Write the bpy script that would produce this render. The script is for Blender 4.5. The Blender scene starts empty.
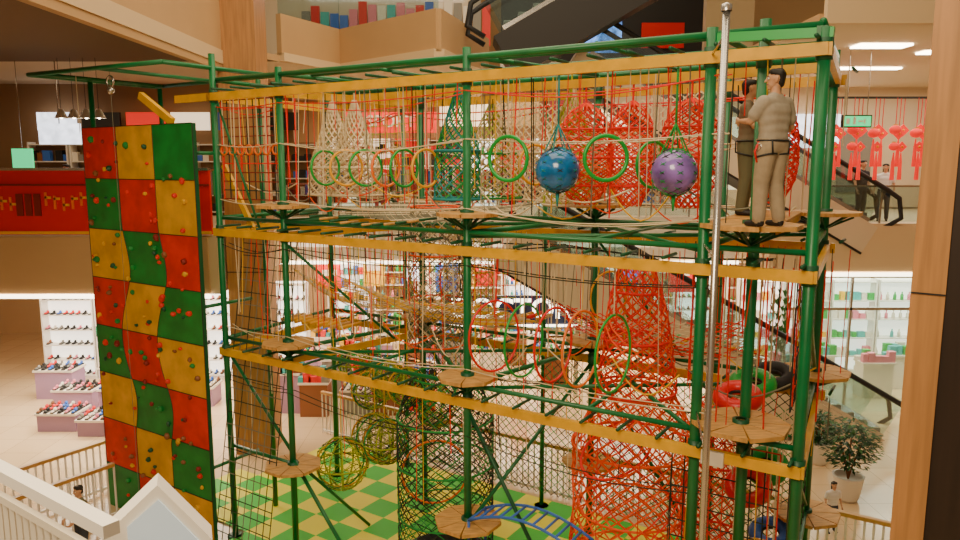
import bpy, math, random
import numpy as np
from mathutils import Vector, Matrix
random.seed(7)
S=bpy.context.scene
V=Vector
# ---------------------------------------------------------------- materials
MATS={}
def mat(name,col,rough=.55,metal=0,emit=0,var=0,vs=6,bump=0,stretch=None,col2=None,coat=0):
    if name in MATS: return MATS[name]
    m=bpy.data.materials.new(name); m.use_nodes=True
    nt=m.node_tree; b=nt.nodes['Principled BSDF']
    c=(col[0],col[1],col[2],1)
    b.inputs['Base Color'].default_value=c
    b.inputs['Roughness'].default_value=rough
    b.inputs['Metallic'].default_value=metal
    b.inputs['Coat Weight'].default_value=coat
    if emit:
        b.inputs['Emission Color'].default_value=c
        b.inputs['Emission Strength'].default_value=emit
    if var or bump or col2:
        tc=nt.nodes.new('ShaderNodeTexCoord'); mp=nt.nodes.new('ShaderNodeMapping')
        if stretch: mp.inputs['Scale'].default_value=stretch
        nz=nt.nodes.new('ShaderNodeTexNoise'); nz.inputs['Scale'].default_value=vs; nz.inputs['Detail'].default_value=5
        nt.links.new(tc.outputs['Object'],mp.inputs[0]); nt.links.new(mp.outputs[0],nz.inputs['Vector'])
        if var or col2:
            rp=nt.nodes.new('ShaderNodeValToRGB')
            rp.color_ramp.elements[0].position=.35; rp.color_ramp.elements[1].position=.65
            k=1-var
            rp.color_ramp.elements[0].color=(*(x*k for x in col),1) if not col2 else (*col2,1)
            rp.color_ramp.elements[1].color=c
            nt.links.new(nz.outputs['Fac'],rp.inputs[0]); nt.links.new(rp.outputs[0],b.inputs['Base Color'])
            if emit: nt.links.new(rp.outputs[0],b.inputs['Emission Color'])
        if bump:
            bp=nt.nodes.new('ShaderNodeBump'); bp.inputs['Strength'].default_value=bump
            nt.links.new(nz.outputs['Fac'],bp.inputs['Height']); nt.links.new(bp.outputs[0],b.inputs['Normal'])
    MATS[name]=m; return m
def glassmat(name,col=(.8,.9,.9)):
    m=bpy.data.materials.new(name); m.use_nodes=True; nt=m.node_tree; nt.nodes.clear()
    o=nt.nodes.new('ShaderNodeOutputMaterial'); t=nt.nodes.new('ShaderNodeBsdfTransparent'); g=nt.nodes.new('ShaderNodeBsdfGlossy')
    t.inputs[0].default_value=(*col,1); g.inputs['Roughness'].default_value=.05
    x=nt.nodes.new('ShaderNodeMixShader'); x.inputs[0].default_value=.12
    nt.links.new(t.outputs[0],x.inputs[1]); nt.links.new(g.outputs[0],x.inputs[2]); nt.links.new(x.outputs[0],o.inputs[0])
    MATS[name]=m; return m
mat('green_paint',(.002,.18,.05),.35,var=.25,vs=3)
mat('green_dark',(.002,.085,.03),.45)
mat('green_bright',(.01,.42,.07),.35)
mat('yellow_paint',(.90,.48,.0),.42,var=.2,vs=4)
mat('deck_wood',(.74,.40,.11),.55,var=.35,vs=5,stretch=(1,6,1))
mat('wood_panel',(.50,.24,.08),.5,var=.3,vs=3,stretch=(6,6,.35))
mat('wood_panel_shaded',(.025,.012,.007),.5,var=.3,vs=3,stretch=(6,6,.35))  # wood copy darkened to paint in shade on the column's side face
mat('rail_wood',(.55,.30,.08),.4,var=.2,vs=4)
mat('steel',(.55,.52,.48),.25,metal=.9)
mat('black_rubber',(.012,.012,.014),.6)
mat('dark',(.016,.013,.012),.6)
mat('rope_white',(.76,.63,.40),.8)
mat('rope_grey',(.20,.19,.13),.8)
mat('rope_red',(.88,.014,.006),.7)
mat('rope_orange',(.98,.10,.004),.7)
mat('rope_yellow',(.9,.52,.01),.7)
mat('rope_green',(.012,.32,.06),.7)
mat('rope_lime',(.38,.46,.03),.7)
mat('rope_black',(.018,.028,.018),.8)
mat('rope_teal',(.012,.27,.28),.7)
mat('hoop_green',(.005,.36,.05),.3)
mat('hoop_red',(.8,.01,.01),.3)
mat('hoop_yellow',(.88,.42,.005),.35)
mat('hoop_orange',(.95,.18,.004),.35)
mat('ball_blue',(.01,.22,.62),.2,var=.78,vs=3,coat=.5)
mat('ball_purple',(.32,.18,.66),.2,var=.65,vs=3,coat=.5)
mat('climb_red',(.82,.024,.01),.6,var=.28,vs=2.5,bump=.35)
mat('climb_yellow',(.86,.46,.004),.6,var=.28,vs=2.5,bump=.35)
mat('climb_green',(.006,.29,.045),.6,var=.35,vs=2.5,bump=.35)
mat('mat_green',(.03,.5,.02),.6)
mat('mat_yellow',(.82,.76,.02),.6)
mat('beige',(.54,.33,.15),.7,var=.08,vs=.6)
mat('beige_brown',(.32,.18,.08),.7,var=.1,vs=.6)
mat('beige_light',(.70,.51,.29),.7)
mat('white_wall',(.70,.56,.39),.7)
mat('white_paint',(.82,.77,.69),.45)
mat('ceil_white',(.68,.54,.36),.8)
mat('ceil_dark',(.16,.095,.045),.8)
mat('shop_light',(1,.86,.62),.5,emit=7)
mat('shop_glow_dim',(1,.80,.54),.5,emit=1.3)  # glow in the colour stands in for light on shelf backs and walls
mat('shop_glow_white',(1,.93,.82),.5,emit=1.9)  # white shelf backs given a glow in place of shop lighting
mat('lamp_light',(1,.88,.66),.5,emit=16)
mat('screen_blue',(.15,.35,.9),.4,emit=3,var=.8,vs=4)
mat('screen_white',(.85,.9,1),.4,emit=2.8,var=.35,vs=5)
mat('exit_green',(.02,.6,.2),.4,emit=1.8)
mat('banner_red',(.72,.006,.006),.6)
mat('banner_red_bright',(.85,.02,.012),.6,emit=.6)
mat('dark_red',(.22,.01,.008),.6)
mat('sign_navy',(.01,.02,.07),.5)
mat('plinth_mauve',(.40,.24,.38),.6)
mat('leaf',(.02,.09,.02),.5,var=.5,vs=20)
mat('leaf2',(.04,.16,.03),.5)
mat('skin',(.60,.32,.18),.55)
mat('hair',(.012,.009,.008),.6)
mat('eye_white',(.8,.8,.78),.3)
mat('lip',(.4,.13,.1),.5)
mat('shirt_grey',(.42,.36,.28),.85,var=.15,vs=12,bump=.2)
mat('shirt_tan',(.22,.17,.11),.85)
mat('shirt_white',(.75,.73,.7),.85)
mat('shirt_dark',(.03,.03,.04),.85)
mat('trouser_khaki',(.42,.33,.22),.9,var=.15,vs=10,bump=.2)
mat('trouser_dark',(.04,.045,.06),.9)
mat('vest_olive',(.16,.15,.08),.85)
mat('slat',(.70,.62,.5),.6)
mat('panel_blue',(.55,.66,.75),.3,emit=.25)
P=[('p_red',(.75,.02,.015)),('p_blue',(.04,.15,.6)),('p_black',(.015,.015,.015)),('p_white',(.82,.74,.62)),('p_brown',(.25,.09,.03)),('p_green',(.03,.42,.08)),('p_yellow',(.9,.5,.02)),('p_pink',(.8,.22,.3)),('p_grey',(.25,.23,.2)),('p_teal',(.06,.45,.45))]
for n,c in P: mat(n,c,.5)
PN=[n for n,_ in P]
glassmat('glass')
def floor_mat():
    m=bpy.data.materials.new('floor_tile'); m.use_nodes=True; nt=m.node_tree; b=nt.nodes['Principled BSDF']
    tc=nt.nodes.new('ShaderNodeTexCoord'); br=nt.nodes.new('ShaderNodeTexBrick')
    br.offset=0; br.inputs['Scale'].default_value=1; br.inputs['Brick Width'].default_value=.9; br.inputs['Row Height'].default_value=.9
    br.inputs['Mortar Size'].default_value=.006
    br.inputs['Color1'].default_value=(.76,.56,.33,1); br.inputs['Color2'].default_value=(.69,.50,.29,1); br.inputs['Mortar'].default_value=(.40,.27,.15,1)
    nt.links.new(tc.outputs['Object'],br.inputs['Vector']); nt.links.new(br.outputs['Color'],b.inputs['Base Color'])
    b.inputs['Roughness'].default_value=.16
    MATS['floor_tile']=m
floor_mat()
# ---------------------------------------------------------------- mesh builder
class MB:
    def __init__(s): s.v=[];s.f=[];s.m=[];s.mn=[];s.sm=[]
    def mi(s,n):
        if n not in s.mn: s.mn.append(n)
        return s.mn.index(n)
    def add(s,vs,fs,m,smooth=False):
        o=len(s.v); i=s.mi(m); s.v+= [tuple(p) for p in vs]
        for f in fs: s.f.append(tuple(a+o for a in f)); s.m.append(i); s.sm.append(smooth)
    def tube(s,pts,r,m,n=6,closed=False,cap=True):
        pts=[V(p) for p in pts]; N=len(pts); vs=[];fs=[]
        up=None
        for i,p in enumerate(pts):
            if closed: d=pts[(i+1)%N]-pts[i-1]
            else: d=pts[min(i+1,N-1)]-pts[max(i-1,0)]
            if d.length<1e-9: d=V((0,0,1))
            d.normalize()
            if up is None:
                a=V((0,0,1)) if abs(d.z)<.9 else V((1,0,0))
                up=(a-d*a.dot(d)).normalized()
            else:
                up=up-d*up.dot(d)
                up=up.normalized() if up.length>1e-6 else V((1,0,0))
            w=d.cross(up)
            rr=r[i] if isinstance(r,(list,tuple)) else r
            for k in range(n):
                a=2*math.pi*k/n; vs.append(p+(up*math.cos(a)+w*math.sin(a))*rr)
        R=N if closed else N-1
        for i in range(R):
            j=(i+1)%N
            for k in range(n):
                l=(k+1)%n; fs.append((i*n+k,i*n+l,j*n+l,j*n+k))
        if cap and not closed:
            fs.append(tuple(range(n))[::-1]); fs.append(tuple((N-1)*n+k for k in range(n)))
        s.add(vs,fs,m,n>4)
    def box(s,c,d,m,ax=None):
        c=V(c); X,Y,Z=ax if ax else (V((1,0,0)),V((0,1,0)),V((0,0,1)))
        vs=[c+X*(sx*d[0]/2)+Y*(sy*d[1]/2)+Z*(sz*d[2]/2) for sz in(-1,1) for sy in(-1,1) for sx in(-1,1)]
        s.add(vs,[(0,2,3,1),(4,5,7,6),(0,1,5,4),(2,6,7,3),(0,4,6,2),(1,3,7,5)],m)
    def beam(s,a,b,w,h,m):
        a=V(a);b=V(b);X=(b-a);L=X.length;X.normalize();Y=V((0,0,1)).cross(X).normalized();Z=X.cross(Y)
        s.box((a+b)/2,(L,w,h),m,(X,Y,Z))
    def sph(s,c,r,m,seg=12,ring=8,sc=(1,1,1),jit=0):
        vs=[];fs=[];c=V(c)
        for i in range(ring+1):
            t=math.pi*i/ring
            for k in range(seg):
                a=2*math.pi*k/seg; rr=r*(1+random.uniform(-jit,jit))
                vs.append(c+V((rr*math.sin(t)*math.cos(a)*sc[0],rr*math.sin(t)*math.sin(a)*sc[1],rr*math.cos(t)*sc[2])))
        for i in range(ring):
            for k in range(seg):
                l=(k+1)%seg; fs.append((i*seg+k,(i+1)*seg+k,(i+1)*seg+l,i*seg+l))
        s.add(vs,fs,m,jit==0)
    def lathe(s,c,prof,m,n=20):
        c=V(c);vs=[];fs=[]
        for r,z in prof:
            for k in range(n):
                a=2*math.pi*k/n; vs.append(c+V((r*math.cos(a),r*math.sin(a),z)))
        for i in range(len(prof)-1):
            for k in range(n):
                l=(k+1)%n; fs.append((i*n+k,i*n+l,(i+1)*n+l,(i+1)*n+k))
        s.add(vs,fs,m,True)
    def ring(s,c,R,r,m,ax1,ax2,n=28,k=8,s1=1,s2=1):
        c=V(c); s.tube([c+ax1*(R*s1*math.cos(2*math.pi*i/n))+ax2*(R*s2*math.sin(2*math.pi*i/n)) for i in range(n)],r,m,k,closed=True)
    def poly(s,pts,z0,z1,m,mside=None):
        n=len(pts); vs=[(p[0],p[1],z0) for p in pts]+[(p[0],p[1],z1) for p in pts]
        s.add(vs,[tuple(range(n))[::-1],tuple(range(n,2*n))],m)
        s.add(vs,[(i,(i+1)%n,n+(i+1)%n,n+i) for i in range(n)],mside or m)
    def net(s,fn,ns,nt_,r,m,closed=False,diag=True,k=3):
        ms=m if isinstance(m,(list,tuple)) else [m]
        if not diag:
            for i in range(ns+(0 if closed else 1)):
                s.tube([fn(i/ns,j/nt_) for j in range(nt_+1)],r,random.choice(ms),k,cap=False)
            for j in range(nt_+1):
                s.tube([fn(i/ns,j/nt_) for i in range(ns+1)],r,random.choice(ms),k,cap=False)
        else:
            for i in range(-(0 if closed else nt_),ns):
                for sg in (1,-1):
                    pts=[]
                    for j in range(nt_+1):
                        a=(i+j) if sg>0 else (ns-1-i-j if not closed else i-j)
                        if not closed and (a<0 or a>ns):
                            if len(pts)>1: s.tube(pts,r,random.choice(ms),k,cap=False)
                            pts=[]; continue
                        pts.append(fn((a/ns)%1.0 if closed else a/ns,j/nt_))
                    if len(pts)>1: s.tube(pts,r,random.choice(ms),k,cap=False)
    def obj(s,name,parent=None):
        me=bpy.data.meshes.new(name); me.from_pydata(s.v,[],s.f)
        for n in s.mn: me.materials.append(MATS[n])
        me.polygons.foreach_set('material_index',s.m); me.polygons.foreach_set('use_smooth',s.sm); me.update()
        o=bpy.data.objects.new(name,me); S.collection.objects.link(o)
        if parent: o.parent=parent
        return o
def empty(name):
    o=bpy.data.objects.new(name,None); S.collection.objects.link(o); return o
C=V((-.18,10.2,0)); E1=V((.8385,-.545,0)); E2=V((.545,.8385,0)); UZ=V((0,0,1))
def A(u,v,z): return C+E1*u+E2*v+UZ*z
zT,zTy,zL2,zB2,zG2,zL3,zB3,zG3,zL4=8.46,8.17,6.34,5.81,6.06,4.00,3.62,3.86,1.80
# ================================================================ ROOM
b=MB(); b.box((0,12,-.1),(60,50,.2),'floor_tile'); b.obj('floor')
b=MB(); ts=.62
for i in range(21):
    for j in range(9):
        u=-7.72+i*ts; v=-1.1+j*ts
        if u<-7.3 and v>1.5: continue
        if u<-5.3 and v<-.3: continue
        p=[A(u,v,.03),A(u+ts,v,.03),A(u+ts,v+ts,.03),A(u,v+ts,.03)]
        b.add(p,[(0,1,2,3)],'mat_green' if (i+j)%2 else 'mat_yellow')
b.beam(A(-5.2,-1.1,.015),A(5.28,-1.1,.015),.03,.03,'mat_green'); b.beam(A(5.28,-1.1,.015),A(5.28,4.48,.015),.03,.03,'mat_green')
b.obj('foam_play_mat')
b=MB(); b.box((0,30.1,8),(60,.2,16.4),'beige'); b.obj('wall_back')
b=MB(); b.box((-24,12,8),(.2,50,16.4),'beige'); b.obj('wall_left')
b=MB(); b.box((24,12,8),(.2,50,16.4),'beige'); b.obj('wall_right')
b=MB()
b.poly([(-23.8,16.6),(-6,16.6),(-6,22.5),(8,22.5),(8,20),(23.8,20),(23.8,29.9),(-23.8,29.9)],4.05,5.4,'ceil_white','beige_light')
b.box((-15,16.56,4.72),(17.6,.06,1.3),'beige')
b.box((-15,16.55,4.0),(17.6,.12,.08),'shop_light')
b.box((16,19.95,4.72),(15.6,.06,1.25),'beige_light')
b.box((16,19.95,4.0),(15.6,.12,.1),'shop_light')
b.box((1,22.46,4.75),(14,.06,1.3),'white_paint')
b.box((1,22.43,4.55),(14,.06,.12),'shop_glow_dim')
b.box((1,22.45,4.0),(14,.1,.09),'shop_light')
b.obj('second_floor_slab')
b=MB()
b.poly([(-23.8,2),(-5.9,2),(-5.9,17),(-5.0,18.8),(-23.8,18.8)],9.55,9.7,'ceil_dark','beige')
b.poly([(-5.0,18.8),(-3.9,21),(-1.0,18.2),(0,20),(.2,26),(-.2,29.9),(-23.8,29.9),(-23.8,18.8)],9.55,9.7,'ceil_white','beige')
b.obj('ceiling')
b=MB()
b.beam((-5.9,2,9.95),(-5.9,17,9.95),.15,1.7,'beige'); b.beam((-5.9,2,10.75),(-5.9,17,10.75),.22,.12,'beige_light')
b.beam((-5.9,2,9.4),(-5.9,17,9.4),.2,.3,'beige_light')
b.obj('trim_1')
b=MB()
for a,c in [((-5.0,18.8),(-3.9,21)),((-3.9,21),(-1.0,18.2)),((-1,18.2),(.2,22.5))]:
    b.beam(V((*a,10.2)),V((*c,10.2)),.15,1.0,'beige')
    b.beam(V((*a,9.66)),V((*c,9.66)),.3,.2,'beige_light')
b.obj('trim_2')
b=MB()
b.poly([(6.7,15),(23.8,15),(23.8,29.9),(7.2,29.9)],9.75,9.95,'ceil_white','beige')
b.box((15.3,14.95,10.5),(17,.15,1.5),'beige_light')
b.box((9.3,17.5,9.72),(1.2,.5,.04),'lamp_light'); b.box((11.5,18.5,9.72),(1.4,.4,.04),'lamp_light'); b.box((10,21.5,9.72),(4,.25,.04),'lamp_light')
b.obj('ceiling.001')
b=MB(); b.box((7.3,22.3,11.5),(1.4,.3,4.6),'beige_light'); b.box((4.3,22.3,9.75),(7.4,.3,.5),'white_paint'); b.box((4.3,22.1,9.45),(7.4,.1,.12),'beige'); b.obj('wall_right_upper')
b=MB(); b.box((-12,24.5,12.4),(23.5,.2,5),'white_wall'); b.box((-3,24.35,13.0),(5,.05,1.5),'screen_white'); b.obj('wall_upper_left_shop')
b=MB()
for a,c in [((-5.0,18.8),(-3.9,21)),((-3.9,21),(-1.0,18.2))]:
    b.beam(V((*a,11.1)),V((*c,11.1)),.02,.8,'glass'); b.beam(V((*a,11.55)),V((*c,11.55)),.06,.05,'steel')
b.obj('glass_balustrade')
b=MB()
for i in range(20):
    x=-5.5+i*.3; b.box((x,24.0,11.3+random.uniform(-.1,.3)),(.26,.1,random.uniform(.8,1.6)),random.choice(['p_red','p_pink','p_white','p_blue','p_teal','p_grey','p_black']))
b.box((-3,24.0,10.2),(6.5,.5,.9),'p_white')
b.obj('display_rack')
b=MB()
for x0,x1,y in [(-5.9,8,22.5),(8,20,20.02)]:
    b.box(((x0+x1)/2,y+.1,5.92),(x1-x0,.02,.95),'glass'); b.box(((x0+x1)/2,y+.1,6.42),(x1-x0,.07,.05),'steel')
    k=int((x1-x0)/1.4)
    for i in range(k+1): b.box((x0+(x1-x0)*i/k,y+.1,5.9),(.05,.05,1.0),'steel')
b.obj('glass_balustrade')
b=MB(); b.box((-14.9,16.62,6.15),(17.6,.1,1.45),'banner_red'); b.box((-14.9,16.6,6.9),(17.6,.2,.06),'steel')
b.box((-14.9,16.55,5.47),(17.6,.03,.06),'hoop_yellow'); b.box((-14.9,16.55,6.55),(17.6,.03,.04),'dark_red')
for i in range(26):
    x=-11.6+i*.2
    if i%9<6: b.box((x,16.55,6.2+.08*math.sin(i)),(.05,.02,.30),'hoop_orange'); b.box((x+.05,16.55,6.2+.1*math.cos(i*2)),(.14,.02,.05),'hoop_yellow')
    else: b.box((x,16.55,6.1),(.15,.02,.5),'dark_red')
b.obj('banner_parapet')
b=MB(); b.box((-5.5,17.45,7.9),(.88,.9,15.8),'wood_panel')
for z in (4.5,8.4,11): b.box((-5.5,17.0,z),(.89,.02,.02),'dark')
b.obj('wood_clad_column')
b=MB()
X=V((.80,-.60,0));Y=V((.60,.80,0))
cx=V((2.90,4.85,0)); w1=.20
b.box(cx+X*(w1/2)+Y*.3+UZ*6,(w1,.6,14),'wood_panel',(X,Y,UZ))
b.box(cx+X*(w1+.55)+Y*.3+UZ*6,(1.1,.56,14),'wood_panel_shaded',(X,Y,UZ))  # shade of this side is put into its colour
b.box(cx+X*(w1/2)+Y*-.004+UZ*6.15,(w1,.01,.01),'dark',(X,Y,UZ)); b.box(cx+X*(w1/2)+Y*-.004+UZ*3.15,(w1,.01,.012),'dark',(X,Y,UZ))
b.obj('wood_clad_column')
# ================================================================ escalators
def escalator(name,x0,z0,x1,z1,y,w=1.1,side='beige_light',th=.8):
    e=empty(name); L=math.hypot(x1-x0,z1-z0); d=V(((x1-x0)/L,0,(z1-z0)/L)); n=V((-d.z,0,d.x))
    if n.z<0: n=-n
    Yv=V((0,1,0)); a=V((x0,y,z0)); c=V((x1,y,z1)); mid=(a+c)/2
    b=MB()
    b.box(mid-n*(th/2),(L+.6,w+.3,th),side,(d,Yv,n)); b.box(mid-n*(th+.02),(L+.6,w+.34,.06),'dark',(d,Yv,n))
    b.obj('truss',e)
    b=MB(); k=int(L/.4)
    for i in range(k):
        p=a+d*(L*(i+.5)/k); b.box(p+UZ*.04,(.38,w,.2),'p_grey'); b.box(p+UZ*.145,(.36,w*.98,.015),'steel')
    b.obj('steps',e)
    b=MB()
    for s in(-1,1):
        q=Yv*(s*(w/2+.06))
        b.box(mid+n*.5+q,(L,.02,.9),'glass',(d,Yv,n)); b.box(mid+n*.05+q,(L,.1,.12),'steel',(d,Yv,n))
    b.obj('glass_side',e)
    b=MB()
    for s in(-1,1):
        q=Yv*(s*(w/2+.06))
        b.tube([a+q+n*.1-d*.5,a+q+n*.55-d*.75,a+q+n*.97-d*.4,a+q+n*1.0,c+q+n*1.0,c+q+n*.97+d*.4,c+q+n*.55+d*.75,c+q+n*.1+d*.5],.07,'black_rubber',6)
    b.obj('handrail',e)
escalator('escalator',10.6,5.45,2.9,9.9,20.6,side='white_wall')
escalator('escalator',1.2,5.3,10.3,.05,18.6,side='white_wall',th=1.1)
escalator('escalator',.6,10.3,7.5,14.2,19.4,side='dark',th=1.1)  # dark truss colour stands for the shadow beneath this escalator
b=MB(); b.box((4.2,25,12),(7,.2,4.0),'dark'); b.box((4.0,24.85,11.4),(1.3,.06,1.5),'screen_blue'); b.box((2.2,24.85,11.4),(.8,.06,1),'dark_red'); b.box((6,24.85,11.2),(1.4,.06,.8),'banner_red')
b.obj('upper_storefront')
# ================================================================ shops
def goods(b,x,y,z,kind,pal):
    c=random.choice(pal)
    if kind=='shoe':
        b.box((x,y,z+.02),(.09,.24,.03),'p_black'); b.sph((x,y+.05,z+.07),.06,c,6,4,(.75,1.1,1)); b.sph((x,y-.07,z+.045),.05,c,6,4,(.85,1.4,.7))
    elif kind=='box':
        h=random.uniform(.12,.34); b.box((x,y,z+h/2),(random.uniform(.12,.26),.16,h),c)
    else:
        b.lathe((x,y,z),[(0,0),(.06,0),(.06,.16),(.025,.2),(.025,.27),(0,.27)],c,6)
def shelf(name,x,y,z,w,h,rows,n,pal,kind='box',back='shop_glow_dim'):
    b=MB(); b.box((x,y+.2,z+h/2),(w,.04,h),back)
    for s in(-1,1): b.box((x+s*w/2,y,z+h/2),(.05,.4,h),'white_paint')
    for r in range(rows+1):
        zz=z+.12+(h-.2)*r/rows; b.box((x,y,zz),(w,.38,.035),'white_paint')
        if r<rows:
            for i in range(n): 
                if random.random()<.93: goods(b,x-w/2+w*(i+.5)/n,y-.04,zz+.02,kind,pal)
    return b.obj(name)
def table(name,x,y,z,w,d,h,n,m,pal,kind='shoe',top='p_white',body='plinth_mauve'):
    b=MB(); b.box((x,y,z+h/2-.02),(w-.08,d-.08,h-.04),body); b.box((x,y,z+h-.03),(w,d,.06),top)
    for i in range(n):
        for j in range(m): goods(b,x-w/2+w*(i+.5)/n,y-d/2+d*(j+.5)/m,z+h,kind,pal)
    return b.obj(name)
def rack(x,y,z,n,pal,w=1.1):
    b=MB()
    b.tube([(x-w/2,y,z),(x-w/2,y,z+1.5),(x+w/2,y,z+1.5),(x+w/2,y,z)],.02,'steel')
    for k in range(n): b.box((x-w/2+.05+k*(w-.1)/n,y,z+1.1),(.07,.35,random.uniform(.5,.8)),random.choice(pal))
    b.obj('clothes_rack')
sh=['p_black','p_black','p_brown','p_white','p_red','p_blue','p_pink','p_grey']
for i in range(5): shelf('shoe_shelf',-13.5+i*1.75,23.6,0,1.65,3.2,6,8,sh,'shoe',back='shop_glow_white')
for i,(x,y,w,d,h) in enumerate([(-11.2,18.9,1.1,.8,.5),(-9.9,18.6,1.2,.9,.45),(-10.0,20.1,1.4,.9,.8),(-11.7,20.6,1.2,.8,.6),(-9.6,21.6,1.2,.8,1.1),(-11.2,22.2,1.2,.7,.8),(-8.3,20.9,1.1,.8,.6),(-12.8,21.6,1.2,.8,.9)]):
    table('shoe_display_plinth',x,y,0,w,d,h,6,3,sh)
b=MB(); b.box((-8.55,18.2,.7),(.7,.05,1.4),'p_white'); b.box((-8.55,18.17,.95),(.5,.02,.5),'p_red'); b.obj('standing_signboard')
b=MB()
for j in range(4):
    for y in (17.8,20,22.3): b.box((-13+j*2.1,y,4.02),(1.3,.4,.04),'lamp_light')
b.obj('ceiling_light_panel')
for i in range(12):
    shelf('shop_shelf',-5.2+i*1.75,29.3 if i%3 else 28.6,0,1.6,3.3,6,8,PN,random.choice(['box','shoe','bottle']),back=['shop_glow_white','beige_brown','shop_glow_dim','beige'][i%4])
for i in range(27):
    x=-5.6+(i%9)*1.0+random.uniform(-.2,.2); y=19.9+(i//9)*2.5+random.uniform(-.4,.4)
    if x>-1.6 and y<22.6: continue
    table('shop_display_table',x,y,0,.85,.7,random.uniform(.6,1.25),5,3,PN,random.choice(['shoe','box','bottle','box']),body=random.choice(['p_white','p_brown','plinth_mauve','p_red','p_grey']))
for i in range(8): rack(-4.8+i*1.5,27.0,0,10,PN)
b=MB()
for i in range(10):
    x=-5.0+i*1.3; y=24+(i%3)*1.2; c=['banner_red_bright','p_yellow','screen_white','p_blue','banner_red'][i%5]
    b.box((x,y,3.3),(.75,.04,1.0),c); b.box((x,y-.03,3.45),(.5,.02,.2),'p_white'); b.tube([(x-.3,y,3.8),(x-.3,y,4.05)],.008,'dark',3); b.tube([(x+.3,y,3.8),(x+.3,y,4.05)],.008,'dark',3)
b.obj('hanging_promo_banner')
b=MB()
for i in range(9):
    for j in range(3): b.box((-4.5+i*1.7,23.8+j*2,4.02),(1.0,.3,.04),'lamp_light')
b.obj('ceiling_light_panel')
e=empty('store_sign')
b=MB(); b.box((.9,21.4,2.72),(4.0,.15,.86),'sign_navy'); b.box((.9,21.35,2.26),(4.0,.2,.05),'shop_light'); b.box((-1.1,21.45,1.15),(.12,.12,2.3),'steel'); b.box((2.9,21.45,1.15),(.12,.12,2.3),'steel'); b.obj('sign_board',e)
def text(s,loc,size,m,parent=None,name='lettering',rz=0):
    c=bpy.data.curves.new(name,'FONT'); c.body=s; c.size=size; c.extrude=.02; c.align_x='CENTER'; c.align_y='CENTER'; c.offset=.012
    o=bpy.data.objects.new(name,c); S.collection.objects.link(o); o.location=loc; o.rotation_euler=(math.pi/2,0,rz); c.materials.append(MATS[m])
    if parent:o.parent=parent
    return o
text('DOCTOR',(.9,21.3,2.74),.84,'shop_light',e)
e=empty('store_sign'); b=MB(); b.box((-3.3,27.6,8.55),(3.4,.15,.75),'banner_red_bright'); b.obj('sign_board',e); text('SPORT',(-3.3,27.5,8.57),.6,'p_white',e)
for i in range(6): shelf('shop_shelf',9.2+i*1.5,23.6,0,1.4,3.3,5,6,['p_green','p_white','p_teal','p_white','p_pink','p_yellow'],random.choice(['box','bottle']),back='shop_glow_white')
for i in range(6): table('shop_display_table',9.3+i*1.35,21.6+(i%2)*.9,0,1.0,.6,1.1,5,2,['p_green','p_white','p_teal','p_pink'],'box',body='p_white')
b=MB()
for i in range(5): b.box((9.5+i*1.7,21.5,4.02),(1.1,.4,.04),'lamp_light')
b.obj('ceiling_light_panel')
b=MB()
for i in range(5):
    b.box((8.6+i*1.8,20.15,2.0),(.06,.08,4.0),'steel')
b.box((12.5,20.15,3.0),(8,.08,.08),'steel'); b.box((12.5,20.15,2),(8,.02,4),'glass'); b.obj('window_1')
b=MB(); b.box((-14,24,7.5),(16,.2,4.1),'beige_brown'); b.obj('wall_left_shop')
for i in range(7): shelf('clothes_shelf',-13.5+i*1.3,23.3,5.4,1.2,2.3,4,6,['p_black','p_grey','p_brown','p_white','p_blue'],'box',back='beige_brown')
b=MB()
for i in range(6): b.box((-13.3+i*1.4,23.4,8.35),(1.2,.1,.55),['screen_white','dark','banner_red_bright','shop_glow_dim','p_blue','dark'][i])
b.obj('storefront_fascia')
for i in range(7): rack(-13+i*1.0,20+.5*(i%2),5.4,10,['p_black','p_grey','p_brown','p_green','p_black','p_red','p_white'],.9)
b=MB(); b.box((-10.35,18.3,7.75),(1.0,.1,.5),'screen_white'); b.box((-10.35,18.3,8.75),(.02,.02,1.5),'steel')
b.obj('hanging_shop_sign')
b=MB(); b.box((-11.5,18.6,7.15),(.5,.08,.5),'exit_green'); b.tube([(-11.5,18.6,7.4),(-11.5,18.6,9.55)],.01,'steel',4); b.obj('hanging_exit_sign')
b=MB()
for i in range(4):
    x=-10.0+i*.3; b.tube([(x,17.8,9.5),(x,17.8,8.3)],.006,'dark',3); b.lathe((x,17.8,8.1),[(.0,.22),(.06,.2),(.14,.02),(.16,0)],'white_paint',10); b.sph((x,17.8,8.13),.05,'lamp_light',6,4)
b.obj('pendant_lamp_row')
for i in range(11):
    x=-5.4+i*1.35
    shelf('shop_shelf',x,28.6,5.4,1.25,2.6,5,6,['p_red','p_red','p_black','p_brown'] if i<4 else PN,random.choice(['box','shoe','bottle']),back='shop_glow_dim' if i<2 else 'banner_red_bright' if i in(2,5) else random.choice(['shop_glow_dim','shop_glow_dim','beige_brown','shop_glow_white']))
cols=['shop_glow_dim','beige','dark_red','shop_glow_dim','banner_red_bright','p_grey']
b=MB()
for i in range(6): b.box((-.6+i*1.9,27.8,8.92),(1.8,.15,1.0),cols[i])
b.obj('storefront_fascia')
for i in range(15): rack(-5.2+i*.9,23.8+(i%3)*1.1,5.4,11,['p_red','p_red','p_black','p_white','p_pink','p_blue','p_brown'],.85)
b=MB(); b.box((14,27,7.6),(12,.2,4.3),'white_wall'); b.box((11.5,26.85,8.2),(3.0,.05,1.2),'screen_white'); b.box((9.2,26.85,7.4),(1.6,.05,2.6),'shop_glow_dim'); b.box((13.6,26.85,7.1),(1.2,.05,2.2),'p_grey'); b.obj('wall_right_shop')
b=MB()
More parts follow.
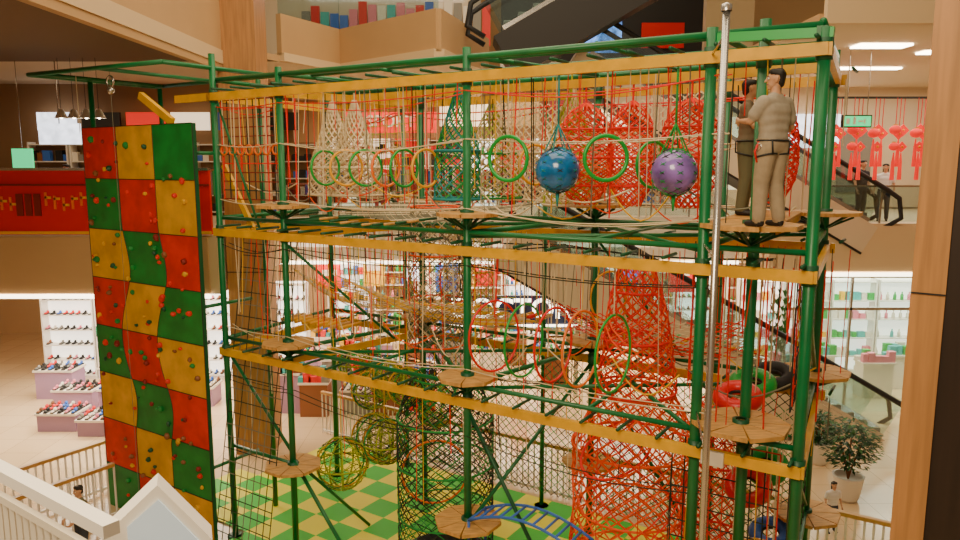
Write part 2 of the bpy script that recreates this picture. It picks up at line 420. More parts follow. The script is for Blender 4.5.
for i in range(22):
    x=9.0+i*.18; y=19.0+.15*(i%3); zt=8.15+.08*(i%2)
    b.tube([(x,y,8.7),(x,y,zt-.2)],.012,'banner_red',3)
    kk=2 if i%2 else 1
    for k in range(kk):
        zz=zt-.35-k*.42; r=.15-.02*k
        if i%3==0: b.sph((x,y,zz),r,'banner_red_bright',10,6,(1,1,.8)); b.lathe((x,y,zz),[(.06,r*.8),(.06,r*.95)],'hoop_yellow',8)
        else:
            b.box((x,y,zz),(r*1.5,.04,r*1.5),'banner_red_bright',(V((.707,0,.707)),V((0,1,0)),V((-.707,0,.707)))); b.sph((x,y-.03,zz),.04,'hoop_yellow',6,4)
    zz=zt-.35-.42*(kk-1)
    b.lathe((x,y,zz-.85),[(.06,0),(.045,.45),(.015,.7)],'banner_red_bright',6)
for y in (19.0,19.15,19.3): b.beam((8.95,y,8.7),(12.9,y,8.7),.03,.03,'dark')
for x in (9.1,12.8): b.tube([(x,19.15,8.7),(x,19.15,9.74)],.01,'steel',4)
b.obj('chinese_knot_garland')
def exit_sign(x,y,z,w,zc):
    e=empty('hanging_exit_sign'); b=MB(); h=w*.42
    b.box((x,y,z),(w,.08,h),'dark'); b.box((x,y-.045,z),(w*.92,.01,h*.8),'exit_green')
    b.box((x-w*.1,y-.055,z),(w*.09,.01,h*.5),'p_white'); b.box((x+w*.12,y-.055,z),(w*.18,.01,h*.14),'p_white'); b.sph((x-w*.1,y-.055,z+h*.3),w*.04,'p_white',6,4)
    b.box((x+w*.25,y-.055,z),(w*.05,.01,h*.4),'p_white'); b.box((x-w*.32,y-.055,z),(w*.12,.01,h*.45),'p_white')
    for s in(-1,1): b.tube([(x+s*w*.35,y,z+h/2),(x+s*w*.35,y,zc)],.01,'steel',4)
    b.obj('sign_box',e)
exit_sign(9.2,18.2,8.05,.72,9.75); exit_sign(-9.35,18,2.85,.62,4.05)
def plant(x,y,z,pr,H,n=170,pot='white_paint',R0=.48):
    e=empty('potted_ficus'); b=MB()
    b.lathe((x,y,z),[(0,0),(pr*.65,0),(pr*.8,.08),(pr,.5),(pr*1.06,.54),(pr*.9,.54),(pr*.85,.46),(0,.46)],pot,24); b.obj('pot',e)
    b=MB()
    for i in range(6):
        a=i*1.05; b.tube([(x,y,z+.45),(x+.08*math.cos(a),y+.08*math.sin(a),z+.8),(x+.3*math.cos(a),y+.3*math.sin(a),z+H*.8)],[.02,.015,.006],'p_brown',5)
    b.obj('stem',e); b=MB()
    for i in range(n*4):
        t=random.uniform(0,2*math.pi); ph=math.acos(random.uniform(-1,1)); R=random.uniform(.5,1)
        c=V((x+R0*R*math.sin(ph)*math.cos(t),y+R0*R*math.sin(ph)*math.sin(t),z+H*.68+R0*.95*R*math.cos(ph)))
        d=V((math.cos(t),math.sin(t),random.uniform(-.5,.7))).normalized(); s=d.cross(UZ).normalized(); L=random.uniform(.1,.17)
        b.add([c-d*L/2,c+s*L*.22,c+d*L/2+UZ*-.02,c-s*L*.22],[(0,1,2,3)],random.choice(['leaf','leaf','leaf2']))
    b.obj('foliage',e)
plant(7.75,14.6,0,.3,1.8,260,R0=.62)
plant(8.0,16.5,0,.28,1.3)
b=MB()
for i in range(60):
    x=8.2+random.uniform(-.25,.25); z=2.9+random.uniform(-1.1,.8); y=19.7+random.uniform(-.1,.1)
    b.add([(x,y,z),(x+.08,y,z+.06),(x+.02,y-.03,z-.16),(x-.06,y,z+.04)],[(0,1,2,3)],'leaf2')
b.tube([(8.2,19.7,4.05),(8.2,19.7,1.8)],.02,'leaf',4)
b.obj('hanging_ivy')
# ================================================================ fence
def fence(name,a,c,z0=0,h=1.12,sp=.14):
    e=empty(name); a=V(a);c=V(c);L=(c-a).length; b=MB(); n=int(L/sp)
    for i in range(n+1):
        p=a.lerp(c,i/n); b.box(p+UZ*(h/2),(.03,.03,h-.04),'white_paint')
    b.beam(a+UZ*.1,c+UZ*.1,.05,.05,'white_paint'); b.obj('picket',e)
    b=MB(); b.beam(a+UZ*h,c+UZ*h,.09,.07,'rail_wood'); b.obj('top_rail',e)
fence('picket_fence',A(-7.8,4.75,0),A(5.4,4.75,0)); fence('picket_fence',A(5.4,4.75,0),A(5.4,-1,0))
fence('picket_fence',A(-7.9,-3.6,0),A(-7.9,-.85,0)); fence('picket_fence',A(-9.2,-3.0,0),A(-9.2,.9,0))
# foreground parapet on camera's floor
e=empty('white_railing')
b=MB(); a=V((-2.2,2.15,6.485)); c=V((-.525,.978,6.485))
b.beam(a,c,.024,.02,'white_paint'); b.beam(a-UZ*.05,c-UZ*.05,.01,.014,'slat'); b.obj('cap_rail',e)
b=MB()
for i in range(84):
    p=a.lerp(c,i/83); b.box(p-UZ*.6,(.008,.008,1.1),'slat')
b.obj('baluster',e)
e=empty('white_information_stand')
b=MB(); yy=1.19
pent=[(-.555,6.455),(-.465,6.355),(-.465,5.42),(-.655,5.42),(-.655,6.36)]
vs=[(x,yy,z) for x,z in pent]+[(x-.02,yy+.05,z) for x,z in pent]
b.add(vs,[(0,1,2,3,4),(9,8,7,6,5)]+[(i,i+5,(i+1)%5+5,(i+1)%5) for i in range(5)],'white_paint'); b.obj('stand_body',e)
b=MB(); pin=[(-.553,6.43),(-.483,6.35),(-.483,5.7),(-.61,5.7),(-.61,6.38)]
b.add([(x,yy-.004,z) for x,z in pin]+[(x,yy-.001,z) for x,z in pin],[(0,1,2,3,4)]+[(i,i+5,(i+1)%5+5,(i+1)%5) for i in range(5)],'panel_blue'); b.obj('panel_face',e)
# ================================================================ CLIMBING WALL
e=empty('climbing_wall')
b=MB(); U0,U1,WV=-8.58,-5.18,-.6; W=(U1-U0)/3; zt=7.70; RH=.965
cyc=[['climb_red','climb_green','climb_yellow'],['climb_yellow','climb_red','climb_green'],['climb_green','climb_yellow','climb_red']]
def seam(k,z):
    u=U0+W*k
    if k in(1,2): u+=.24*math.sin((z-1.2)*1.9)*max(0,min(1,(5.9-z)/1.0))*max(0,min(1,(z-1.8)/1.0))
    return u
SUB=8
for r in range(8):
    zh=zt-RH*r; zl=max(0,zh-RH)
    for k in range(3):
        for s in range(SUB):
            a0=zh+(zl-zh)*s/SUB; a1=zh+(zl-zh)*(s+1)/SUB
            b.add([A(seam(k,a0),WV,a0),A(seam(k,a1),WV,a1),A(seam(k+1,a1),WV,a1),A(seam(k+1,a0),WV,a0)],[(0,1,2,3)],cyc[k][r%3])
b.obj('climbing_panel',e)
b=MB(); b.box(A((U0+U1)/2,WV+.045,zt/2),(U1-U0-.01,.07,zt),'green_dark',(E1,E2,UZ))
for r in range(8): b.beam(A(U0,WV-.004,zt-RH*r),A(U1,WV-.004,zt-RH*r),.012,.012,'dark')
for k in range(4):
    for s in range(60):
        z0=zt*s/60; z1=zt*(s+1)/60; b.tube([A(seam(k,z0),WV-.003,z0),A(seam(k,z1),WV-.003,z1)],.007,'dark',3,cap=False)
for zz in (1.5,4.5,7.2):
    b.tube([A(U1-.15,WV+.05,zz),A(U1-.15,WV+1.2,zz)],.035,'green_paint')
b.obj('backing',e)
b=MB()
for i in range(150):
    u=random.uniform(U0+.1,U1-.1); z=random.uniform(.2,zt-.1); r=random.uniform(.03,.062)
    b.sph(A(u,WV-.025,z),r,random.choice(['climb_red','climb_yellow','climb_green','dark_red','p_brown','green_dark','climb_red']),7,5,(1,.8,random.uniform(.7,1.2)),jit=.15)
b.obj('climbing_hold',e)
b=MB()
for u,v in [(-8.7,-.3),(-8.7,1.2),(-5.6,1.2)]: b.tube([A(u,v,0),A(u,v,8.6)],.05,'green_paint',8)
z=8.66
pts=[(-9.0,-1.3),(-5.3,-1.0),(-5.3,1.3),(-9.0,1.3)]
for i in range(4): b.tube([A(*pts[i],z),A(*pts[(i+1)%4],z)],.04,'green_paint',8)
b.tube([A(-8.7,-1.2,z),A(-8.7,1.3,z)],.035,'green_paint'); b.tube([A(-7,-1.1,z),A(-7,1.3,z)],.035,'green_paint')
b.tube([A(-8.1,-.9,z),A(-8.1,-.9,7.6)],.008,'rope_white',4); b.tube([A(-7.0,-.9,z),A(-7.0,-.9,.3)],.005,'rope_grey',4)
b.ring(A(-7.0,-.9,8.45),.1,.02,'steel',E1,UZ,14,6); b.sph(A(-7.0,-.9,8.3),.07,'steel',8,6)
b.beam(A(-6.9,-.4,8.25),A(-6.0,-.4,7.75),.09,.13,'yellow_paint')
b.obj('top_frame',e)
# ================================================================ ROPES COURSE FRAME
RC=empty('ropes_course')
b=MB()
def post(u,v,z0=0,z1=8.57,r=.058,m='green_paint'):
    b.tube([A(u,v,z0),A(u,v,z1)],r,m,12); b.lathe(A(u,v,z0),[(.15,0),(.15,.03),(r,.03)],'green_dark',12)
    for z in (zB2,zB3,zTy): 
        if z1>z: b.tube([A(u,v,z-.1),A(u,v,z+.12)],r*1.3,'green_dark',12)
for u,v,t in [(-5.3,-.05,8.9),(-3.7,0,8.57),(0,0,8.57),(3.3,-.02,8.5),(3.78,.35,8.6),(4.45,0,8.40)]: post(u,v,0,t,.064 if u>3 else .056)
for u,v in [(4.15,3),(.6,3),(-3.1,3),(-5.6,3)]: post(u,v)
post(-1.0,4.2,0,8.4,.045); post(2.4,4.2,0,8.4,.045); post(-4.6,4.3,0,8.4,.045)
b.obj('posts',RC)
b=MB()
def bar(a,c,r=.045,m='green_paint'): b.tube([A(*a),A(*c)],r,m,8)
for v,ua,ub in [(0,-5.3,4.42),(3,-5.6,4.15)]:
    bar((ua,v,zT),(ub,v,zT-(.04 if v==0 else 0)),.045)
    bar((ua,v,zG2),(ub,v,zG2),.035); bar((ua,v,zG3),(ub,v,zG3),.035)
bar((-5.3,1.5,zT),(4.3,1.5,zT),.03); bar((-3.7,.6,zT+.03),(4.3,.6,zT+.03),.03); bar((-4.6,4.3,8.3),(2.4,4.2,8.3),.035); bar((-4.6,4.3,5.9),(2.4,4.2,5.9),.035); bar((-4.6,4.3,3.7),(2.4,4.2,3.7),.035)
for ua,ub in [(-5.3,-5.6),(-3.7,-3.1),(0,.6),(3.3,3.3),(4.42,4.15),(-1.9,-1.9),(1.9,1.9)]:
    for z in (zT,zG2,zG3): bar((ua,0,z),(ub,3,z),.04 if abs(ua)!=1.9 else .028)
b.beam(A(3.25,0,zT-.07),A(4.53,0,zT-.12),.09,.1,'green_bright'); b.beam(A(4.42,-.05,zT-.1),A(4.15,3,zT-.02),.1,.1,'green_paint')
for z in (zG2-.05,zG3-.05):
    bar((-3.7,0,z),(0.6,3,z),.03); bar((-3.1,3,z),(0,0,z),.03); bar((0,0,z),(4.15,3,z),.03); bar((.6,3,z),(3.3,0,z),.03)
bar((-3.7,0,1.9),(-2.1,0,.05),.035); bar((-3.7,0,1.9),(-3.4,1.6,.05),.03); bar((0,0,3.5),(1.7,.2,.4),.03,'green_dark'); bar((0,0,1.7),(.6,3,3.6),.03)
bar((-5.3,0,3.6),(-3.7,0,2.0),.03); bar((-5.3,0,1.8),(-3.7,0,1.8),.035); bar((3.3,0,1.8),(4.42,0,1.8),.035); bar((4.42,0,1.8),(4.15,3,1.8),.035)
bar((-5.3,0,8.15),(-4.3,0,5.9),.022); bar((-3.7,0,5.7),(-2.6,1.5,3.9),.025); bar((.6,3,5.8),(2.2,3,3.9),.025); bar((-3.1,3,3.6),(-1.3,3,1.2),.03); bar((.6,3,3.6),(2.4,3,1.0),.03)
bar((4.42,0,5.8),(4.15,3,4.0),.03); bar((4.42,0,3.6),(4.15,3,1.9),.03)
for z in (zB2,zB3,zTy): 
    for i in range(20):
        for v in (0,3):
            u=-5.1+i*.5; bar((u,v-.24,z+.12),(u,v+.24,z+.12),.022,'green_dark')
b.obj('green_steel_bars',RC)
b=MB()
for z in (zTy,zB2,zB3):
    b.beam(A(-5.4,-.09,z),A(4.5,-.09,z),.07,.13,'yellow_paint'); b.beam(A(-5.5,3.09,z),A(4.3,3.09,z),.07,.14,'yellow_paint')
    b.beam(A(4.5,-.1,z),A(4.2,3.1,z),.07,.13,'yellow_paint'); b.beam(A(-5.4,-.1,z),A(-5.6,3.1,z),.07,.14,'yellow_paint')
    b.beam(A(-3.85,0,z),A(-3.2,3.1,z),.06,.12,'yellow_paint')
b.beam(A(-4,1.5,zTy),A(4.3,1.5,zTy),.06,.12,'yellow_paint'); b.beam(A(-6.3,-.09,zTy),A(-5.3,-.09,zTy),.07,.13,'yellow_paint')
b.beam(A(-5.3,.1,7.0),A(-4.6,.1,5.9),.06,.1,'yellow_paint'); b.beam(A(-5.4,1.5,zB2),A(-3.4,1.5,zB2),.06,.12,'yellow_paint')
b.beam(A(3.45,.3,zL2-.08),A(3.2,3,zL2-.08),.06,.1,'yellow_paint'); b.beam(A(4.05,.3,zL2-.08),A(3.8,3,zL2-.08),.06,.1,'yellow_paint')
for i in range(9): b.beam(A(3.3-.02*i,.65+.26*i,zL2-.01),A(4.05-.02*i,.65+.26*i,zL2-.01),.16,.03,'deck_wood')
b.obj('yellow_beams',RC)
b=MB()
def deck(u,v,z,R=.46):
    n=8; c=A(u,v,z)
    for i in range(n):
        a0=2*math.pi*(i+.53)/n; a1=2*math.pi*(i+1.47)/n
        d0=E1*math.cos(a0)+E2*math.sin(a0); d1=E1*math.cos(a1)+E2*math.sin(a1)
        pts=[c+d0*.09,c+d0*R,c+d1*R,c+d1*.09]
        b.add([p for p in pts]+[p-UZ*.05 for p in pts],[(0,1,2,3),(7,6,5,4),(1,5,6,2),(0,4,5,1),(2,6,7,3)],'deck_wood')
        dm=(d0+d1)/2; b.beam(c-UZ*.25,c+dm*R*.8-UZ*.07,.03,.03,'green_dark')
    b.lathe(c,[(.1,-.08),(.1,.04),(.06,.04)],'green_dark',10)
for z in (zL2,zL3): 
    for u,v,R in [(-3.7,0,.46),(0,0,.44),(3.78,.15,.56),(4.15,3,.5),(.6,3,.46),(-3.1,3,.46),(-4.6,4.2,.4)]: deck(u,v,z,R)
for u,v in [(-3.7,0),(0,0),(4.15,3),(.6,3),(-3.1,3)]: deck(u,v,zL4,.5)
b.obj('octagonal_wood_decks',RC)
b=MB(); b.box(A(3.55,-.14,zB3-.02),(.26,.05,.17),'p_white',(E1,E2,UZ)); b.obj('label_plate',RC)
b=MB(); b.tube([(2.27,7.0,0),(2.27,7.0,8.42)],.036,'steel',12); b.lathe((2.27,7,0),[(.14,0),(.14,.03),(.036,.04)],'steel',12); b.lathe((2.27,7,8.42),[(.05,-.02),(.05,.04),(0,.06)],'steel',12)
for z in (8.2,6.1,4.1): b.tube([(2.27,7,z),A(3.3,-.02,z)],.012,'steel',5)
b.obj('steel_pole')
# ================================================================ ropes
rc=['rope_white','rope_white','rope_yellow','rope_red','rope_grey','rope_black','rope_red']
b=MB()
for v in (0.02,2.98,1.5,.6):
    for zt_,zb in ((zTy,zL2),(zB2,zL3),(zB3,zL4)):
        u=-5.1
        while u<4.3:
            u+=random.uniform(.08,.26)
            if v==0.02 and zt_<4 and random.random()<.6: continue
            if v in(1.5,.6) and zt_<5: continue
            if v==.6 and random.random()<.4: continue
            l=random.choice([.5,.8,1,1,.35]); z1=zt_+(zb-zt_)*l
            b.tube([A(u,v,zt_),A(u+random.uniform(-.05,.05),v+random.uniform(-.08,.08),z1)],.007 if random.random()<.7 else .011,'rope_red' if (u>1.8 and 5<zt_<7 and random.random()<.6) else random.choice(rc),3,cap=False)
b.obj('hanging_ropes')
b=MB()
for v in (-.05,.12,2.9,3.1):
    for z,m in ((8.0,'rope_red'),(7.35,'rope_white'),(6.4,'rope_white'),(5.6,'rope_black'),(4.1,'rope_white'),(3.1,'rope_black')):
        for ua,ub in ((-5.3,-3.7),(-3.7,0),(0,3.5)):
            n=10; sag=random.uniform(.03,.2)
            b.tube([A(ua+(ub-ua)*i/n,v,z-sag*math.sin(math.pi*i/n)) for i in range(n+1)],.008 if v<1 else .012,m,4,cap=False)
for z0,k0 in ((zL2+.35,0),(zL3+.45,1),(zL3+.2,2),(zL2+.1,3)):
    for j in range(9):
        u=-5+j*1.0; v=[.3,.5,2.4,1.8][k0]; w=random.uniform(.7,1.3); sag=random.uniform(.15,.4); n=8; dv=random.uniform(-.4,.4)
        b.tube([A(u+w*i/n,v+dv*i/n,z0-sag*math.sin(math.pi*i/n)) for i in range(n+1)],.011,random.choice(['rope_white','rope_white','rope_yellow','rope_grey','rope_orange']),4,cap=False)
b.obj('safety_line_ropes')
def ringobj(name,u,v,z,R,r,m,n1=E1,n2=UZ,s1=1,s2=1,ztop=None):
    b=MB(); c=A(u,v,z); b.ring(c,R,r,m,n1,n2,30,8,s1,s2)
    if ztop:
        b.tube([c+UZ*R*s2,A(u,v,ztop)],.009,'rope_white',4); b.tube([c-UZ*R*s2,c-UZ*(R*s2+.25)],.007,'rope_red',4)
    b.obj(name)
EA=(E1*.75+E2*.66).normalized(); EB=(E1*.4+E2*.92).normalized(); EC=(E1*.15+E2*.98).normalized()
for i in range(7): ringobj('gymnastic_ring',-5.15+i*.22,.0,7.25,.08,.016,'hoop_orange',E1,UZ,ztop=zTy)
for u,m,ax in [(-2.75,'hoop_green',EC),(-2.3,'hoop_yellow',EB),(-1.9,'hoop_green',EB),(-1.5,'hoop_orange',EC),(-1.15,'hoop_green',EC),(-.75,'hoop_yellow',EC)]: ringobj('climbing_hoop',u,.05,6.95,.27,.02,m,ax,UZ,ztop=zTy)
ringobj('climbing_hoop',.69,-.05,7.08,.29,.026,'hoop_green',E1,UZ,ztop=zTy); ringobj('climbing_hoop',2.08,-.05,7.08,.27,.026,'hoop_green',EA,UZ,ztop=zTy)
ringobj('climbing_hoop',.25,1.5,7.0,.3,.022,'hoop_yellow',EB,UZ,ztop=zTy); ringobj('climbing_hoop',2.3,1.0,7.0,.3,.022,'hoop_green',EB,UZ,ztop=zTy)
for u,m,ax in [(.42,'hoop_red',EB),(.9,'hoop_green',EC),(1.35,'hoop_red',EC),(1.75,'hoop_orange',EC),(2.2,'hoop_green',EC)]: ringobj('climbing_hoop',u,.05,4.62,.42,.017,m,ax,UZ,1,1.2,ztop=zB2)
for u,m in [(.9,'hoop_yellow'),(1.5,'hoop_green'),(-2.9,'hoop_yellow'),(-2.2,'hoop_red')]: ringobj('climbing_hoop',u,2.95,4.8,.42,.018,m,EB,UZ,ztop=zB2)
def netball(name,u,v,z,R,m,nm='rope_green'):
    e=empty(name); b=MB(); c=A(u,v,z); b.sph(c,R,m,28,18); b.obj('ball',e)
    b=MB(); r2=R*1.035
    def fn(a,t): 
        th=math.pi*(.04+.92*t); ph=2*math.pi*a; return c+V((r2*math.sin(th)*math.cos(ph),r2*math.sin(th)*math.sin(ph),r2*math.cos(th)))
    b.net(fn,8,8,.006,[nm,'rope_black'],closed=True)
    for i in range(6):
        a=i*math.pi/3; b.tube([c+V((R*.6*math.cos(a),R*.6*math.sin(a),R*.82)),c+UZ*(R+.3)],.009,nm,4)
    b.tube([c+UZ*(R+.3),A(u,v,zTy)],.014,nm,5); b.tube([c-UZ*R,c-UZ*(R+.18)],[.03,.01],nm,5)
    b.obj('ball_net',e)
netball('blue_exercise_ball',1.4,0,6.93,.285,'ball_blue','rope_teal'); netball('purple_exercise_ball',2.92,0,6.91,.27,'ball_purple')
def revnet(name,u,v,prof,ns,nt_,r,m,hoops=(),hm='hoop_green',diag=True,top=None,hr=.02,wob=0):
    b=MB(); ph0=random.uniform(0,6)
    def rad(t):
        z=prof[0][1]+(prof[-1][1]-prof[0][1])*t
        for i in range(len(prof)-1):
            (r0,z0),(r1,z1)=prof[i],prof[i+1]
            lo,hi=min(z0,z1),max(z0,z1)
            if lo-1e-6<=z<=hi+1e-6:
                k=(z-z0)/(z1-z0); return r0+(r1-r0)*k,z
        return prof[-1][0],z
    def fn(a,t):
        R,z=rad(t); ph=2*math.pi*a; R*=1+wob*math.sin(3*ph+ph0+z*2.5); return A(u+R*math.cos(ph),v+R*math.sin(ph),z+wob*.5*math.sin(2*ph+z*4))
    b.net(fn,ns,nt_,r,m,closed=True,diag=diag)
    for hz in hoops:
        t=(hz-prof[0][1])/(prof[-1][1]-prof[0][1]); R,z=rad(t); b.ring(A(u,v,z),R,hr,hm,E1,E2,28,6)
    if top: 
        b.tube([A(u,v,prof[0][1]),A(u,v,top)],.014,m if isinstance(m,str) else m[0],4)
    b.obj(name)
for u in (-3.25,-2.75): revnet('rope_cone_net',u,.75,[(.03,8.05),(.42,6.95),(.44,6.5)],14,11,.014,'rope_white',(6.95,6.5),'rope_white',top=zTy)
revnet('rope_cone_net',-.5,.5,[(.03,8.1),(.34,7.2),(.36,6.5)],12,10,.012,['rope_teal','rope_green'],(7.2,6.5),'rope_teal',top=zTy)
revnet('rope_cone_net',.0,3.2,[(.03,8.15),(.7,7.2),(.8,6.4)],18,14,.015,'rope_white',(7.2,6.4),'rope_white',top=zT)
revnet('rope_cone_net',.75,1.7,[(.03,8.15),(.3,7.4),(.42,6.4)],14,12,.012,['rope_lime','rope_white'],(7.4,6.4),'rope_white',top=zT)
revnet('rope_cone_net',-1.6,3.2,[(.03,8.15),(.5,7.2),(.55,6.4)],16,12,.012,['rope_lime','rope_white'],(7.2,6.4),'rope_green',top=zT)
def drop(R,zt_,zb): 
    H=zt_-zb; return [(.03,zt_),(R*.55,zt_-.08*H),(R*.88,zt_-.22*H),(R,zt_-.42*H),(R,zt_-.62*H),(R*.88,zt_-.8*H),(R*.5,zt_-.95*H),(.15,zb)]
for u,R in ((1.08,.42),(1.80,.34),(2.63,.40)): revnet('red_rope_cage',u,1.5,drop(R,7.88,6.42),12,14,.012,['rope_red','rope_red','rope_orange'],(7.5,7.1,6.7),'rope_red',top=zTy,hr=.014)
revnet('red_rope_cage',3.45,2.8,drop(.34,7.9,6.45),12,13,.012,'rope_red',(7.1,),'rope_red',top=zTy,hr=.014)
revnet('rope_net_tower',-1.66,1.5,[(.42,6.3),(.47,5.3),(.5,3.95)],18,16,.009,['rope_white','rope_grey','rope_grey'],(6.3,5.5,4.7,3.95),'rope_orange',hr=.014)
revnet('red_rope_net_tower',1.95,1.5,[(.25,5.6),(.42,4.9),(.6,3.75)],16,12,.013,['rope_red','rope_orange'],(5.6,5.2,4.5,3.75),'rope_red',wob=.07)
revnet('red_rope_net_tower',1.95,1.5,[(.55,3.7),(.9,2.9),(.8,1.9),(.95,1.0),(.92,.15)],22,17,.014,['rope_red','rope_orange','rope_orange'],(3.7,2.9,1.9,1.0,.15),'rope_orange',wob=.07)
revnet('red_rope_net_tower',3.0,2.3,[(.3,3.5),(.4,2.8),(.42,.3)],14,16,.011,['rope_red','rope_orange'],(3.5,2.6,1.4,.3),'rope_red',wob=.05)
revnet('green_rope_net_tower',-1.27,1.2,[(.55,3.5),(.82,2.8),(.82,.25)],26,22,.010,['rope_black','rope_black','rope_green'],(3.5,2.8,2.0,1.1,.25),'rope_green',hr=.018)
ringobj('climbing_hoop',-1.27,.9,1.9,.55,.018,'hoop_orange',EA,UZ); ringobj('climbing_hoop',1.95,.9,3.0,.5,.02,'rope_red',EA,(UZ*.6+E2*.8).normalized())
b=MB(); b.lathe(A(-1.27,1.2,.04),[(.84,0),(.84,.22),(.78,.24),(.72,.2),(0,.17)],'black_rubber',32); b.obj('round_trampoline')
revnet('rope_net_tower',-2.4,3.6,[(.45,5.8),(.55,3.9)],16,12,.009,['rope_lime','rope_white'],(5.8,4.9,3.9),'hoop_yellow',hr=.014)
def globe(u,v,z,R,ms):
    b=MB(); c=A(u,v,z)
    for i in range(5):
        a=math.pi*i/5+random.uniform(-.15,.15); b.ring(c,R*random.uniform(.92,1),.017,ms[i%len(ms)],E1*math.cos(a)+E2*math.sin(a),UZ,24,5)
    b.ring(c,R,.016,ms[0],E1,E2,24,5)
    def fn(a,t): 
        th=math.pi*(.05+.9*t); ph=2*math.pi*a; return c+V((R*math.sin(th)*math.cos(ph),R*math.sin(th)*math.sin(ph),R*math.cos(th)))
    b.net(fn,10,9,.006,['rope_lime','rope_black'],closed=True)
    b.tube([c+UZ*R,c+UZ*(R+.9)],.01,'rope_yellow',4)
    b.obj('hoop_globe')
for u,v,z,R in [(-4.6,2.6,2.9,.38),(-3.9,2.3,2.5,.4),(-3.2,2.0,2.9,.38),(-3.2,1.6,1.9,.45),(-2.6,2.7,2.3,.42),(-2.4,1.6,3.0,.36),(-3.5,1.0,1.5,.5),(-2.7,1.3,2.0,.42)]:
    globe(u,v,z,R,['rope_lime','hoop_yellow','rope_green','rope_lime'])
def flatnet(name,p00,p10,p01,p11,ns,nt_,r,m,sag=0,diag=True):
    b=MB(); p00,p10,p01,p11=[A(*p) for p in (p00,p10,p01,p11)]
    def fn(a,t): 
        p=p00.lerp(p10,a).lerp(p01.lerp(p11,a),t); k=math.sin(math.pi*a)*math.sin(math.pi*t)
        return p+E2*(-sag*k)+UZ*(-sag*.6*math.sin(math.pi*a))
    b.net(fn,ns,nt_,r,m,diag=diag); b.obj(name)
flatnet('cargo_net',(-5.25,.05,8.1),(-3.75,.05,8.1),(-5.25,.05,6.4),(-3.75,.05,6.4),9,11,.012,['rope_black','dark_red','rope_red'],diag=False)
flatnet('cargo_net',(-1.4,3.0,8.15),(2.6,3.0,8.15),(-1.4,3.0,6.5),(2.6,3.0,6.5),26,12,.013,'rope_white',.25)
flatnet('cargo_net',(-5.5,3.0,8.15),(-3.2,3.0,8.15),(-5.5,3.0,6.5),(-3.2,3.0,6.5),13,10,.010,['rope_grey','rope_lime'],.1,False)
flatnet('cargo_net',(-3,2.6,6.35),(-.2,2.6,6.35),(-3,.6,6.2),(-.2,.6,6.2),20,14,.009,['rope_white','rope_grey'],.15)
flatnet('cargo_net',(-5.2,.4,5.8),(-3.8,.4,5.8),(-5.3,-.5,.1),(-3.9,-.5,.1),8,26,.010,['rope_grey','rope_black','rope_black'],0,False)
flatnet('cargo_net',(-5.3,1.4,5.1),(-3.6,1.4,4.9),(-5.3,2.9,4.2),(-3.6,2.9,4.2),12,8,.011,['rope_yellow','rope_white'],.3)
flatnet('cargo_net',(-3.4,.8,5.1),(-.4,.8,4.9),(-3.4,2.9,4.2),(-.4,2.9,4.2),18,12,.011,['rope_yellow','rope_white'],.35)
flatnet('cargo_net',(.4,1.6,4.9),(3.4,1.6,4.9),(.4,2.9,4.1),(3.4,2.9,4.1),16,9,.010,['rope_red','rope_white'],.25)
flatnet('cargo_net',(-5.3,3.0,5.7),(-1.0,3.0,5.7),(-5.3,3.1,4.1),(-1.0,3.1,4.1),18,7,.009,['rope_red','rope_white','rope_lime'],.1,False)
flatnet('cargo_net',(-3.0,3.0,3.6),(.4,3.0,3.6),(-3.0,3.1,.9),(.4,3.1,.9),22,18,.008,['rope_green','rope_black'],.05)
flatnet('cargo_net',(.5,3.0,3.6),(4.1,3.0,3.6),(.5,3.1,.9),(4.1,3.1,.9),22,18,.008,['rope_green','rope_black'],.05)
flatnet('cargo_net',(4.3,.2,5.8),(4.1,2.9,5.8),(4.3,.2,4.2),(4.1,2.9,4.2),12,8,.010,['rope_black','rope_red'],0,False)
flatnet('cargo_net',(4.35,.2,3.6),(4.15,2.9,3.6),(4.35,.2,.4),(4.15,2.9,.4),12,14,.010,['rope_black','rope_green'],0,False)
flatnet('cargo_net',(2.9,.4,3.6),(4.2,.4,3.6),(2.9,.4,.4),(4.2,.4,.4),8,14,.010,['rope_red','rope_black'],0,False)
b=MB()
for i in range(16):
    u=-3.2+i*.19; b.tube([A(u,2.75,4.25+.05*math.sin(i)),A(u,3.25,4.25+.05*math.sin(i))],.04,random.choice(['deck_wood','hoop_yellow','hoop_red','green_bright']),6)
for i in range(14):
    u=.9+i*.19; b.tube([A(u,2.75,4.2),A(u,3.25,4.2)],.035,random.choice(['deck_wood','hoop_yellow','hoop_green']),6)
for i in range(9):
    u=-5.2+i*.19; b.tube([A(u,1.2,4.0),A(u,1.8,4.0)],.04,random.choice(['deck_wood','hoop_yellow','deck_wood']),6)
for i in range(12):
    u=-3.1+i*.22; b.tube([A(u,-.2,6.22-.12*math.sin(i/11*math.pi)),A(u,.2,6.22-.12*math.sin(i/11*math.pi))],.02,random.choice(['green_dark','green_dark','deck_wood']),6)
b.obj('log_step_bridge')
def tire(u,v,z,m,tilt=.35,R=.22):
    b=MB(); c=A(u,v,z); b.ring(c,R,.10,m,E1,(E2+UZ*tilt).normalized(),26,12); b.ring(c,R*.62,.03,'black_rubber',E1,(E2+UZ*tilt).normalized(),20,6)
    for k in (-1,1): b.tube([c+E1*(R*k),c+E1*(R*k)+UZ*(zB2-z if z>3.7 else zB3-z)],.01,'rope_white',4)
    b.obj('hanging_tire')
